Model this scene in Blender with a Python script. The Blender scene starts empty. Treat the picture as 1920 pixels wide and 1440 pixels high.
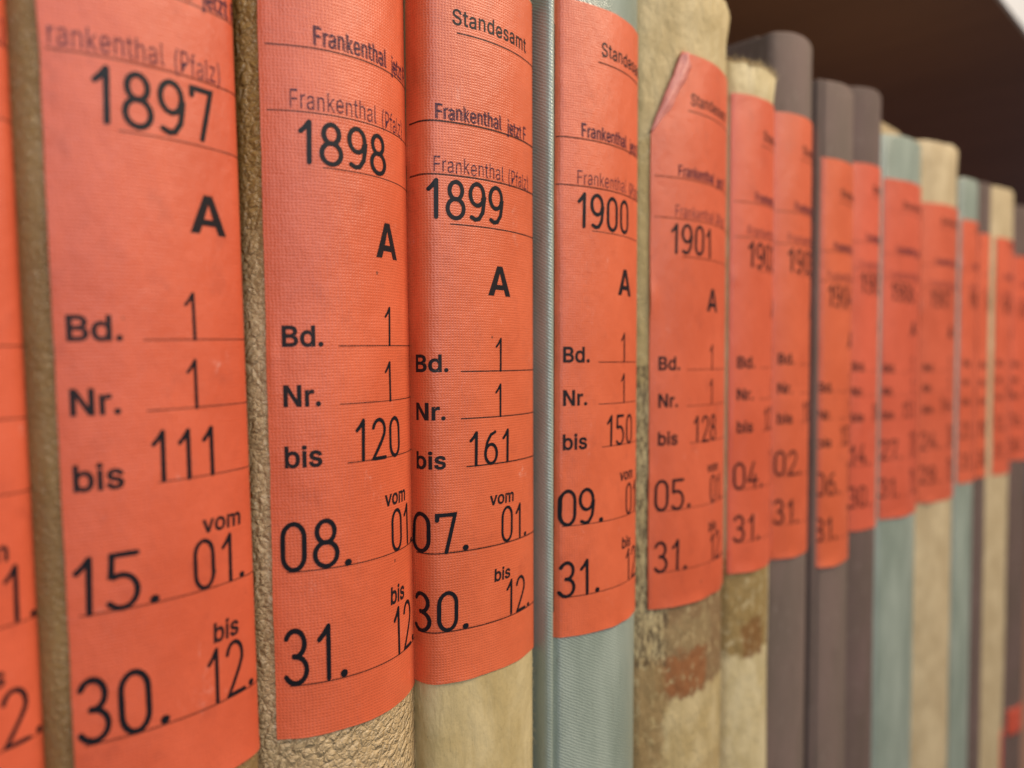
import bpy, bmesh, math, random
from mathutils import Vector, geometry, noise
from math import sin, cos, tan, radians, pi, sqrt, asin

S = bpy.context.scene
COL = S.collection
EYE = 0.300                       # camera height above the shelf the books stand on (m)
U = 0.057                         # one survey unit (m)

# ------------------------------------------------------------------ camera
cam_d = bpy.data.cameras.new('Camera'); cam = bpy.data.objects.new('Camera', cam_d); COL.objects.link(cam)
cam.location = (0, 0, EYE)
YAW, PITCH = radians(45.8), radians(-1.84)
fwd = Vector((cos(YAW) * cos(PITCH), sin(YAW) * cos(PITCH), sin(PITCH)))
cam.rotation_euler = fwd.to_track_quat('-Z', 'Y').to_euler()
cam_d.sensor_width = 36; cam_d.lens = 26.25
cam_d.clip_start = 0.005; cam_d.clip_end = 50
cam_d.dof.use_dof = True; cam_d.dof.focus_distance = 0.153
cam_d.dof.aperture_fstop = 26.25 / 3.1
S.camera = cam

# ------------------------------------------------------------------ world, lamps, exposure
W = bpy.data.worlds.new('World'); S.world = W; W.use_nodes = True
bg = W.node_tree.nodes['Background']; bg.inputs[0].default_value = (0.62, 0.66, 0.80, 1); bg.inputs[1].default_value = 0.115
def lamp(name, loc, aim, sx, sy, power, color):
    d = bpy.data.lights.new(name, 'AREA'); d.shape = 'RECTANGLE'; d.size = sx; d.size_y = sy; d.energy = power; d.color = color
    o = bpy.data.objects.new(name, d); COL.objects.link(o); o.location = loc
    o.rotation_euler = (Vector(aim) - Vector(loc)).to_track_quat('-Z', 'Y').to_euler()
lamp('ceiling_lamp', (0.62, -0.62, 1.15), (0.16, 0.12, 0.26), 0.9, 0.35, 18.3, (1.0, 0.86, 0.66))
lamp('window_light', (-0.35, -0.85, 0.78), (0.10, 0.12, 0.30), 1.0, 0.45, 8.8, (0.86, 0.92, 1.0))
S.view_settings.view_transform = 'Standard'; S.view_settings.look = 'None'
S.view_settings.exposure = 0; S.view_settings.gamma = 1; S.view_settings.use_curve_mapping = False

# ------------------------------------------------------------------ material helpers
class NT:
    def __init__(s, name):
        s.m = bpy.data.materials.new(name); s.m.use_nodes = True; s.t = s.m.node_tree; s.b = s.t.nodes['Principled BSDF']
        s.uv = s.n('ShaderNodeUVMap').outputs[0]
        s.oi = s.n('ShaderNodeObjectInfo').outputs['Random']
    def n(s, ty, **k):
        x = s.t.nodes.new(ty)
        for a, v in k.items(): setattr(x, a, v)
        return x
    def put(s, sock, v):
        if isinstance(v, bpy.types.NodeSocket): s.t.links.new(v, sock)
        elif isinstance(v, tuple) and len(v) == 3 and sock.type == 'RGBA': sock.default_value = (*v, 1)
        else: sock.default_value = v
    def math(s, op, a, b=0.0, c=0.0, clamp=False):
        x = s.n('ShaderNodeMath', operation=op, use_clamp=clamp)
        s.put(x.inputs[0], a); s.put(x.inputs[1], b); s.put(x.inputs[2], c); return x.outputs[0]
    def scale(s, sx, sy, rot=0.0, src=None, off=0.0):
        x = s.n('ShaderNodeMapping'); s.put(x.inputs[0], src or s.uv); x.inputs['Scale'].default_value = (sx, sy, 1); x.inputs['Rotation'].default_value = (0, 0, rot)
        if off:
            c = s.n('ShaderNodeCombineXYZ'); s.put(c.inputs[0], s.math('MULTIPLY', s.oi, off)); s.put(c.inputs[1], s.math('MULTIPLY', s.oi, off * 1.7))
            s.put(x.inputs['Location'], c.outputs[0])
        return x.outputs[0]
    def noise(s, vec, sc=1.0, det=3.0, rough=0.55, dist=0.0):
        x = s.n('ShaderNodeTexNoise'); s.put(x.inputs['Vector'], vec); x.inputs['Scale'].default_value = sc; x.inputs['Detail'].default_value = det
        x.inputs['Roughness'].default_value = rough; x.inputs['Distortion'].default_value = dist; return x.outputs[0]
    def voro(s, vec, sc=1.0, feature='F1', rnd=1.0):
        x = s.n('ShaderNodeTexVoronoi', feature=feature); s.put(x.inputs['Vector'], vec); x.inputs['Scale'].default_value = sc; x.inputs['Randomness'].default_value = rnd; return x.outputs[0]
    def ramp(s, f, lo, hi, a=0.0, b=1.0):
        x = s.n('ShaderNodeMapRange', interpolation_type='SMOOTHSTEP'); s.put(x.inputs[0], f)
        for i, v in zip((1, 2, 3, 4), (lo, hi, a, b)): s.put(x.inputs[i], v)
        return x.outputs[0]
    def mix(s, f, a, b, mode='MIX'):
        x = s.n('ShaderNodeMix', data_type='RGBA', blend_type=mode); s.put(x.inputs[0], f); s.put(x.inputs[6], a); s.put(x.inputs[7], b); return x.outputs[2]
    def bump(s, h, dist, strength=1.0, prev=None):
        x = s.n('ShaderNodeBump'); s.put(x.inputs['Height'], h); x.inputs['Distance'].default_value = dist; x.inputs['Strength'].default_value = strength
        if prev is not None: s.put(x.inputs['Normal'], prev)
        return x.outputs[0]
    def sepuv(s, vec=None):
        x = s.n('ShaderNodeSeparateXYZ'); s.put(x.inputs[0], vec or s.uv); return x.outputs[0], x.outputs[1]
    def done(s, col, rough=0.6, spec=0.4, normal=None):
        s.put(s.b.inputs['Base Color'], col); s.put(s.b.inputs['Roughness'], rough); s.put(s.b.inputs['Specular IOR Level'], spec)
        if normal is not None: s.put(s.b.inputs['Normal'], normal)
        return s.m

def weave(t, period, jitter=0.32):
    """plain-weave height 0..1 in UV (mm)"""
    wob = t.noise(t.scale(0.35, 0.9), 1.0, 2.0)
    u, v = t.sepuv()
    ju = t.math('MULTIPLY_ADD', wob, jitter * 2.2, u); jv = t.math('MULTIPLY_ADD', wob, jitter * 2.0, v)
    a = t.math('SINE', t.math('MULTIPLY', ju, 2 * pi / period)); b = t.math('SINE', t.math('MULTIPLY', jv, 2 * pi / (period * 0.86)))
    p = t.math('MULTIPLY', t.math('MULTIPLY_ADD', a, 0.5, 0.5), t.math('MULTIPLY_ADD', b, 0.5, 0.5))
    return t.math('SUBTRACT', 1.0, p)                               # pits where the threads part

def mat_label(name, tint):
    t = NT(name)
    w = weave(t, 0.64)
    fine = t.noise(t.scale(2.2, 2.2, 0, None, 40), 1.0, 4.0, 0.7)
    big = t.noise(t.scale(0.05, 0.035, 0, None, 50), 1.0, 3.0)
    c = t.mix(t.ramp(big, 0.3, 0.7), tint, (tint[0] * 0.88, tint[1] * 0.80, tint[2] * 0.72))
    c = t.mix(t.math('MULTIPLY', t.ramp(w, 0.70, 0.15), 0.30), c, (tint[0] * 0.62, tint[1] * 0.42, tint[2] * 0.40))
    c = t.mix(t.math('MULTIPLY', t.ramp(fine, 0.60, 0.85), 0.30), c, (0.80, 0.33, 0.24))
    rub = t.math('MULTIPLY', t.ramp(t.noise(t.scale(0.10, 0.06, 0.4, None, 31), 1.0, 5.0, 0.65), 0.60, 0.74), t.ramp(t.noise(t.scale(1.1, 0.7, 0, None, 9), 1.0, 4.0, 0.75), 0.48, 0.66))
    c = t.mix(t.math('MULTIPLY', rub, 0.46), c, (0.82, 0.45, 0.36))
    scr = t.math('MULTIPLY', t.ramp(t.noise(t.scale(1.3, 0.10, 0.6, None, 23), 1.0, 2.0), 0.73, 0.78), t.ramp(t.noise(t.scale(0.12, 0.12, 0, None, 13), 1.0, 1.0), 0.56, 0.66))
    c = t.mix(t.math('MULTIPLY', scr, 0.55), c, (0.86, 0.55, 0.45))
    soil = t.math('MULTIPLY', t.ramp(t.noise(t.scale(0.16, 0.11, 0, None, 77), 1.0, 5.0, 0.7), 0.52, 0.76), 0.42)
    c = t.mix(soil, c, (tint[0] * 0.60, tint[1] * 0.55, tint[2] * 0.6))
    at = t.n('ShaderNodeAttribute'); at.attribute_type = 'OBJECT'; at.attribute_name = 'tone'; tone = at.outputs['Fac']
    hs = t.n('ShaderNodeHueSaturation'); t.put(hs.inputs['Color'], c); t.put(hs.inputs['Hue'], t.math('MULTIPLY_ADD', tone, 0.007, 0.4965)); t.put(hs.inputs['Value'], t.math('MULTIPLY_ADD', t.math('FRACT', t.math('MULTIPLY', tone, 7.13)), 0.10, 0.95)); c = hs.outputs[0]
    pin = t.ramp(t.voro(t.scale(0.09, 0.07, 0, None, 61), 1.0), 0.030, 0.022)
    c = t.mix(t.math('MULTIPLY', pin, 0.75), c, (0.10, 0.035, 0.02))
    n = t.bump(t.math('MULTIPLY_ADD', fine, 0.8, w), 0.00010, 0.5)
    n = t.bump(t.noise(t.scale(0.16, 0.09, 0, None, 5), 1.0, 3.0), 0.0012, 0.34, n)
    return t.done(c, t.math('MULTIPLY_ADD', fine, 0.25, 0.33), 0.62, n)

def mat_ink(name, col, lo, hi, amount):
    """ink that lies unevenly on the cloth; the gaps let the label show through"""
    t = NT(name)
    w = weave(t, 0.64)
    f = t.noise(t.scale(2.6, 2.6, 0, None, 30), 1.0, 3.0, 0.7)
    k = t.math('MULTIPLY_ADD', w, 0.22, t.math('MULTIPLY', f, 0.78))
    a = t.math('MULTIPLY_ADD', t.ramp(k, lo, hi), -amount, 1.0)
    t.put(t.b.inputs['Alpha'], a)
    n = t.bump(f, 0.00004, 0.4)
    return t.done(col, 0.5, 0.22, n)

def mat_leather(name, hi, lo, groove, cell, depth, upper=None):
    t = NT(name)
    base = t.scale(1, 1.15, 0.5, None, 90)
    nz = t.n('ShaderNodeTexNoise'); t.put(nz.inputs['Vector'], t.uv); nz.inputs['Scale'].default_value = 0.55; nz.inputs['Detail'].default_value = 4
    sc = t.n('ShaderNodeVectorMath', operation='SCALE'); t.put(sc.inputs[0], nz.outputs[1]); sc.inputs[3].default_value = 1.3
    vec = t.n('ShaderNodeVectorMath', operation='ADD'); t.put(vec.inputs[0], base); t.put(vec.inputs[1], sc.outputs[0]); v = vec.outputs[0]
    vs = t.n('ShaderNodeMapping'); t.put(vs.inputs[0], v); vs.inputs['Scale'].default_value = (1.35, 0.75, 1); vs.inputs['Rotation'].default_value = (0, 0, 0.7)
    e1 = t.voro(vs.outputs[0], 1.0 / cell, 'DISTANCE_TO_EDGE'); e2 = t.voro(v, 2.1 / cell, 'DISTANCE_TO_EDGE'); e3 = t.voro(v, 4.5 / cell, 'DISTANCE_TO_EDGE')
    amp = t.ramp(t.noise(t.scale(0.18, 0.10, 0, None, 44), 1.0, 3.0), 0.35, 0.62)
    h1 = t.math('MULTIPLY', t.ramp(e1, 0.0, 0.30), t.math('MULTIPLY_ADD', amp, 0.5, 0.5)); h2 = t.ramp(e2, 0.0, 0.20); h3 = t.ramp(e3, 0.0, 0.25)
    fine = t.noise(t.uv, 3.0, 5.0, 0.75)
    h = t.math('MULTIPLY_ADD', h2, 0.26, t.math('MULTIPLY_ADD', h3, 0.05, t.math('MULTIPLY_ADD', fine, 0.07, h1)))
    big = t.noise(t.scale(0.09, 0.03, 0, None, 12), 1.0, 4.0)
    c = t.mix(t.ramp(big, 0.3, 0.7), hi, lo)
    if upper:                                                        # blends to a darker brown over the upper half, edge broken by noise
        _, vv = t.sepuv()
        m = t.ramp(t.math('MULTIPLY_ADD', big, 50.0, vv), 18.0, 62.0)
        c = t.mix(m, c, upper)
    c = t.mix(t.math('MULTIPLY', t.ramp(e1, 0.06, 0.0), t.math('MULTIPLY_ADD', amp, 0.20, 0.10)), c, groove)
    c = t.mix(t.math('MULTIPLY', t.ramp(fine, 0.55, 0.8), 0.18), c, groove)
    pore = t.math('MULTIPLY', t.ramp(t.voro(v, 1.5 / cell, 'F1'), 0.13, 0.08), t.ramp(amp, 0.6, 0.3))
    c = t.mix(t.math('MULTIPLY', pore, 0.75), c, (groove[0] * .4, groove[1] * .4, groove[2] * .4))
    n = t.bump(t.math('SUBTRACT', h, pore), depth, 0.75)
    return t.done(c, 0.36, 0.5, n)

def mat_twill(name, a, b, rough):
    t = NT(name)
    wob = t.noise(t.scale(0.35, 0.7), 1.0, 4.0, 0.65)
    u, v = t.sepuv(t.scale(1, 1, 0.48))
    tw = t.math('SINE', t.math('MULTIPLY', t.math('MULTIPLY_ADD', wob, 0.9, v), 2 * pi / 0.66))
    u2, v2 = t.sepuv()
    wf = t.math('SINE', t.math('MULTIPLY', t.math('MULTIPLY_ADD', wob, 0.5, u2), 2 * pi / 0.75))
    h = t.math('MULTIPLY_ADD', wf, 0.12, t.math('MULTIPLY_ADD', tw, 0.38, 0.5))
    big = t.noise(t.scale(0.10, 0.022, 0, None, 60), 1.0, 4.0)
    c = t.mix(t.ramp(big, 0.32, 0.68), a, b)
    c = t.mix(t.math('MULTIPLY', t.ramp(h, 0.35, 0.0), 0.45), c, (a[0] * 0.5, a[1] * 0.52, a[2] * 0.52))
    grime = t.ramp(t.noise(t.scale(0.35, 0.06, 0, None, 17), 1.0, 5.0, 0.7), 0.58, 0.75)
    c = t.mix(t.math('MULTIPLY', grime, 0.55), c, (0.19, 0.18, 0.125))
    n = t.bump(h, 0.00013, 0.75)
    return t.done(c, rough, 0.9, n)

def mat_cloth(name, a, b):
    t = NT(name)
    w = weave(t, 0.8)
    big = t.noise(t.scale(0.06, 0.02, 0, None, 60), 1.0, 4.0)
    c = t.mix(t.ramp(big, 0.3, 0.7), a, b)
    wear = t.ramp(t.noise(t.scale(0.5, 0.12, 0, None, 20), 1.0, 4.0, 0.7), 0.55, 0.8)
    c = t.mix(t.math('MULTIPLY', wear, 0.6), c, (0.30, 0.23, 0.19))
    drk = t.ramp(t.noise(t.scale(0.22, 0.05, 0, None, 70), 1.0, 5.0, 0.7), 0.55, 0.75)
    c = t.mix(t.math('MULTIPLY', drk, 0.4), c, (0.07, 0.045, 0.038))
    return t.done(c, 0.8, 0.22, t.bump(w, 0.00010, 0.7))

def mat_parchment(name, a, b, dark, streak=0.4, flecks=0.5):
    t = NT(name)
    big = t.noise(t.scale(0.09, 0.05, 0, None, 60), 1.0, 4.0, 0.6, 0.6)
    c = t.mix(t.ramp(big, 0.32, 0.66), a, b)
    st = t.ramp(t.noise(t.scale(0.55, 0.05, 0.12, None, 20), 1.0, 4.0, 0.6), 0.52, 0.74)
    c = t.mix(t.math('MULTIPLY', st, streak), c, dark)
    fine = t.noise(t.scale(1.4, 1.1, 0, None, 11), 1.0, 5.0, 0.75)
    c = t.mix(t.math('MULTIPLY', t.ramp(fine, 0.50, 0.78), 0.35), c, dark)
    fl = t.math('MULTIPLY', t.ramp(t.noise(t.scale(0.9, 0.6, 0, None, 41), 1.0, 4.0, 0.65), 0.66, 0.74), flecks)
    c = t.mix(fl, c, (dark[0] * 0.35, dark[1] * 0.3, dark[2] * 0.3))
    n = t.bump(t.noise(t.scale(3.0, 1.6), 1.0, 4.0, 0.75), 0.00016, 0.55)
    n = t.bump(t.noise(t.scale(0.25, 0.1, 0, None, 8), 1.0, 3.0), 0.0016, 0.45, n)
    return t.done(c, 0.55, 0.4, n)

def box_mask(t, u0, u1, v0, v1, soft, wob):
    u, v = t.sepuv()
    n1 = t.math('MULTIPLY_ADD', t.noise(t.scale(0.22, 0.12), 1.0, 5.0, 0.7), 2 * wob, -wob)
    n2 = t.math('MULTIPLY_ADD', t.noise(t.scale(0.2, 0.2, 1.0), 1.0, 5.0, 0.7), 2 * wob, -wob)
    uu = t.math('ADD', u, n1); vv = t.math('ADD', v, n2)
    m = t.math('MULTIPLY', t.ramp(uu, u0 - soft, u0 + soft), t.ramp(uu, u1 + soft, u1 - soft))
    m2 = t.math('MULTIPLY', t.ramp(vv, v0 - soft, v0 + soft), t.ramp(vv, v1 + soft, v1 - soft))
    return t.math('MULTIPLY', m, m2)

def mat_worn(name, base, dark, patches, edge_dirt=None):
    """old vellum with scraped leather remnants; patches = (u0,u1,v0,v1,colour,amount) in mm on the spine"""
    t = NT(name)
    big = t.noise(t.scale(0.10, 0.05, 0, None, 33), 1.0, 4.0, 0.6, 0.6)
    c = t.mix(t.ramp(big, 0.35, 0.65), base, (base[0] * 0.80, base[1] * 0.76, base[2] * 0.66))
    fine = t.noise(t.scale(1.2, 0.8), 1.0, 5.0, 0.75)
    c = t.mix(t.math('MULTIPLY', t.ramp(fine, 0.52, 0.75), 0.45), c, dark)
    for (u0, u1, v0, v1, pc, am) in patches:
        mk = box_mask(t, u0, u1, v0, v1, 1.3, 5.0)
        holes = t.ramp(t.noise(t.scale(0.34, 0.26), 1.0, 6.0, 0.7), 0.66, 0.52)
        c = t.mix(t.math('MULTIPLY', t.math('MULTIPLY', mk, holes), am), c, pc)
    if edge_dirt:
        mk = box_mask(t, edge_dirt[0], edge_dirt[1], edge_dirt[2], edge_dirt[3], 0.5, 1.5)
        dn = t.ramp(t.noise(t.scale(0.8, 0.24), 1.0, 7.0, 0.78), 0.43, 0.60)
        c = t.mix(t.math('MULTIPLY', t.math('MULTIPLY', mk, dn), 0.88), c, (0.085, 0.050, 0.024))
    spots = t.ramp(t.noise(t.scale(0.5, 0.35, 0, None, 3), 1.0, 4.0, 0.6), 0.68, 0.76)
    c = t.mix(t.math('MULTIPLY', spots, 0.5), c, (0.12, 0.08, 0.04))
    n = t.bump(t.noise(t.scale(2.0, 1.3), 1.0, 5.0, 0.75), 0.00035, 0.7)
    n = t.bump(t.noise(t.scale(0.3, 0.16), 1.0, 4.0), 0.0020, 0.55, n)
    return t.done(c, 0.6, 0.35, n)

def mat_simple(name, a, b, sc, rough, spec=0.3, depth=0.0002, stretch=1.0):
    t = NT(name)
    tc = t.n('ShaderNodeTexCoord').outputs['Object']
    v = t.n('ShaderNodeMapping'); t.put(v.inputs[0], tc); v.inputs['Scale'].default_value = (sc, sc * stretch, sc)
    f = t.noise(v.outputs[0], 1.0, 5.0, 0.65)
    return t.done(t.mix(t.ramp(f, 0.3, 0.7), a, b), rough, spec, t.bump(f, depth, 0.5))

ORANGE = (0.69, 0.128, 0.050)
M = {
 'label': mat_label('orange_label_cloth', ORANGE),
 'label_red': mat_label('red_label_cloth', (0.67, 0.122, 0.058)),
 'label_dark': mat_label('deep_red_label_cloth', (0.52, 0.065, 0.045)),
 'flap': mat_label('torn_label_back', (0.72, 0.25, 0.19)),
 'ink': mat_ink('printed_black_ink', (0.012, 0.011, 0.013), 0.52, 0.70, 0.22),
 'pen': mat_ink('drawing_ink', (0.008, 0.008, 0.011), 0.56, 0.75, 0.10),
 'line': mat_ink('thin_printed_line', (0.030, 0.014, 0.012), 0.44, 0.66, 0.45),
 'stamp': mat_ink('violet_stamp_ink', (0.030, 0.014, 0.042), 0.44, 0.66, 0.60),
 'brown_leather': mat_leather('brown_leather', (0.30, 0.18, 0.066), (0.23, 0.13, 0.046), (0.15, 0.08, 0.028), 1.1, 0.00026),
 'tan_leather': mat_leather('tan_leather', (0.58, 0.41, 0.22), (0.50, 0.335, 0.165), (0.30, 0.18, 0.07), 2.3, 0.00075, (0.33, 0.185, 0.055)),
 'suede': mat_parchment('cream_suede', (0.58, 0.445, 0.23), (0.47, 0.345, 0.155), (0.27, 0.18, 0.065), 0.22, 0.45),
 'vellum': mat_worn('stained_vellum', (0.55, 0.42, 0.22), (0.30, 0.19, 0.075),
     [(-15, 32, -97, -60, (0.23, 0.130, 0.058), 0.92), (-15, 6, -83, -74, (0.34, 0.24, 0.11), 0.5), (-17, 3, -96, -84, (0.29, 0.105, 0.034), 0.85), (-12, 20, -150, -118, (0.36, 0.24, 0.10), 0.45), (-40, -15, -320, -84, (0.27, 0.165, 0.065), 0.8), (-40, -14, -8, 60, (0.40, 0.28, 0.11), 0.7)], (-40, -14, -86, -2)),
 'vellum_frayed': mat_worn('frayed_vellum', (0.62, 0.50, 0.29), (0.34, 0.24, 0.10), [(-30, 8, -96, -64, (0.27, 0.165, 0.05), 0.9), (-8, 2, -97, -85, (0.22, 0.10, 0.03), 0.9)]),
 'parchment': mat_parchment('yellowed_parchment', (0.58, 0.45, 0.27), (0.47, 0.35, 0.20), (0.30, 0.20, 0.085), 0.45, 0.35),
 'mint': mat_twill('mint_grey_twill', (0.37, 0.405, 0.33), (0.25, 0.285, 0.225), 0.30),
 'mauve': mat_cloth('mauve_brown_cloth', (0.185, 0.124, 0.102), (0.150, 0.108, 0.084)),
 'mauve_dark': mat_cloth('dark_mauve_cloth', (0.150, 0.096, 0.084), (0.120, 0.082, 0.066)),
 'paper': mat_simple('old_page_edges', (0.48, 0.37, 0.22), (0.36, 0.25, 0.13), 160, 0.8, 0.2, 0.0003),
 'board': mat_simple('marbled_board', (0.17, 0.10, 0.075), (0.11, 0.07, 0.055), 90, 0.65),
 'fibre': mat_simple('frayed_fibre', (0.80, 0.66, 0.42), (0.60, 0.44, 0.22), 300, 0.8),
 'shelf': mat_simple('dark_brown_laminate', (0.32, 0.180, 0.130), (0.26, 0.146, 0.108), 14, 0.5, 0.35, 0.0002, 0.15),
 'edge': mat_simple('pale_shelf_edging', (0.70, 0.68, 0.69), (0.62, 0.61, 0.62), 40, 0.45),
}

# ------------------------------------------------------------------ object helpers
def mesh_obj(name, verts, faces, mat, parent=None, uvs=None, smooth=True):
    me = bpy.data.meshes.new(name); me.from_pydata(verts, [], faces)
    me.materials.append(mat)
    if uvs is not None:
        l = me.uv_layers.new(name='UVMap')
        for lp in me.loops: l.data[lp.index].uv = uvs[lp.vertex_index]
    if smooth: me.polygons.foreach_set('use_smooth', [True] * len(me.polygons))
    me.update()
    o = bpy.data.objects.new(name, me); COL.objects.link(o)
    if parent is not None: o.parent = parent
    return o
def box_obj(name, x0, x1, y0, y1, z0, z1, mat, parent=None, bev=0.0):
    bm = bmesh.new(); bmesh.ops.create_cube(bm, size=1)
    for v in bm.verts: v.co = Vector(((x0 + x1) / 2 + v.co.x * (x1 - x0), (y0 + y1) / 2 + v.co.y * (y1 - y0), (z0 + z1) / 2 + v.co.z * (z1 - z0)))
    if bev: bmesh.ops.bevel(bm, geom=bm.edges[:], offset=bev, segments=3, affect='EDGES', profile=0.5)
    me = bpy.data.meshes.new(name); bm.to_mesh(me); bm.free(); me.materials.append(mat)
    o = bpy.data.objects.new(name, me); COL.objects.link(o)
    if parent is not None: o.parent = parent
    return o
def thing(name, label, cat, loc=(0, 0, 0), group=None):
    o = bpy.data.objects.new(name, None); COL.objects.link(o); o.location = loc; o.empty_display_size = 0.02
    o['label'] = label; o['category'] = cat
    if group: o['group'] = group
    return o

# ------------------------------------------------------------------ the bookcase
YS = 0.1215                       # y of the book spines' joint line
case = thing('bookcase', 'dark brown bookcase with a pale front edge on the shelf over the books', 'bookcase', (0.4, 0.3, 0))
def cbox(name, x0, x1, y0, y1, z0, z1, mat, par=None, bev=0.0):
    return box_obj(name, x0 - 0.4, x1 - 0.4, y0 - 0.3, y1 - 0.3, z0, z1, mat, par or case, bev)
sh_up = cbox('shelf', -0.5, 2.0, YS + 0.003, 0.46, 0.5180, 0.5375, M['shelf'])
cbox('front_edge', -0.5, 2.0, YS, YS + 0.0028, 0.5165, 0.5385, M['edge'], sh_up, 0.0008)
sh_lo = cbox('shelf', -0.5, 2.0, YS - 0.010, 0.46, -0.022, 0.0, M['shelf'])
cbox('front_edge', -0.5, 2.0, YS - 0.013, YS - 0.0102, -0.024, -0.0002, M['edge'], sh_lo, 0.0008)
cbox('back_panel', -0.5, 2.0, 0.4605, 0.470, -0.024, 0.90, M['shelf'])

# ------------------------------------------------------------------ spine profile (mm, local: x right, y back)
def chaikin(p, n):
    for _ in range(n):
        q = [p[0]]
        for a, b in zip(p, p[1:]):
            q.append((a[0] * .75 + b[0] * .25, a[1] * .75 + b[1] * .25)); q.append((a[0] * .25 + b[0] * .75, a[1] * .25 + b[1] * .75))
        q.append(p[-1]); p = q
    return p
class Profile:
    def __init__(s, hw, R, r, groove, back=22.0):
        h = []
        if not groove:
            a = (hw - r) / (1 - r / R); tau = asin(min(a / R, 0.97)); a = R * sin(tau)
            for i in range(41):
                x = a * i / 40; h.append((x, R - sqrt(R * R - x * x)))
            cx, cy = h[-1][0] - r * sin(tau), h[-1][1] + r * cos(tau)
            for i in range(1, 15):
                th = tau + (pi / 2 - tau) * i / 14
                h.append((cx + r * sin(th), cy - r * cos(th)))
        else:
            a = hw - 4.4; tau = asin(a / R); ya = R - sqrt(R * R - a * a)
            for i in range(41):
                x = a * i / 40; h.append((x, R - sqrt(R * R - x * x)))
            g = chaikin([(a, ya), (a + .5, ya + .35), (a + .9, ya + 1.5), (a + 1.35, ya + 2.3), (a + 1.8, ya + 1.4), (a + 2.2, ya + .55), (a + 3.1, ya + .15), (a + 4.0, ya + .7), (hw, ya + 2.0), (hw, ya + 4)], 2)
            h += g[1:]
        if not groove: hl = h
        else:                                                        # the far hinge lies a little deeper than the near one
            k = 42; hl = h; h = [p if i < k else (p[0] - .6 * min(1, (i - k) / 8), p[1] + 2.6 * min(1, (i - k) / 8)) for i, p in enumerate(hl)]
        yb = max(h[-1][1], hl[-1][1])
        for q in ({id(h): h, id(hl): hl}).values():
            y1 = q[-1][1]
            for i in range(1, 9): q.append((q[-1][0], y1 + (yb + back - y1) * i / 8))
        s.half = h; s.ysh = yb; s.hw = hw
        full = [(-x, y) for x, y in reversed(hl[1:])] + h
        s.p = full; mid = len(hl) - 1
        L = [0.0]
        for a, b in zip(full, full[1:]): L.append(L[-1] + math.hypot(b[0] - a[0], b[1] - a[1]))
        s.L = [l - L[mid] for l in L]
        N = []
        for i in range(len(full)):
            a, b = full[max(i - 1, 0)], full[min(i + 1, len(full) - 1)]
            dx, dy = b[0] - a[0], b[1] - a[1]; d = math.hypot(dx, dy) or 1; N.append((dy / d, -dx / d))
        s.N = N
    def at(s, u, off=0.0):
        L = s.L; u = min(max(u, L[0]), L[-1] - 1e-6)
        lo, hi = 0, len(L) - 1
        while hi - lo > 1:
            m = (lo + hi) // 2
            if L[m] <= u: lo = m
            else: hi = m
        t = (u - L[lo]) / max(L[hi] - L[lo], 1e-9)
        a, b, na, nb = s.p[lo], s.p[hi], s.N[lo], s.N[hi]
        nx, ny = na[0] + (nb[0] - na[0]) * t, na[1] + (nb[1] - na[1]) * t
        return (a[0] + (b[0] - a[0]) * t + nx * off, a[1] + (b[1] - a[1]) * t + ny * off)
    def u_of_x(s, x):
        best = None
        for i, (px, py) in enumerate(s.p):
            if abs(s.L[i]) < s.L[-1] - 23 and (best is None or abs(px - x) < best[0]): best = (abs(px - x), s.L[i])
        return best[1]

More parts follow.
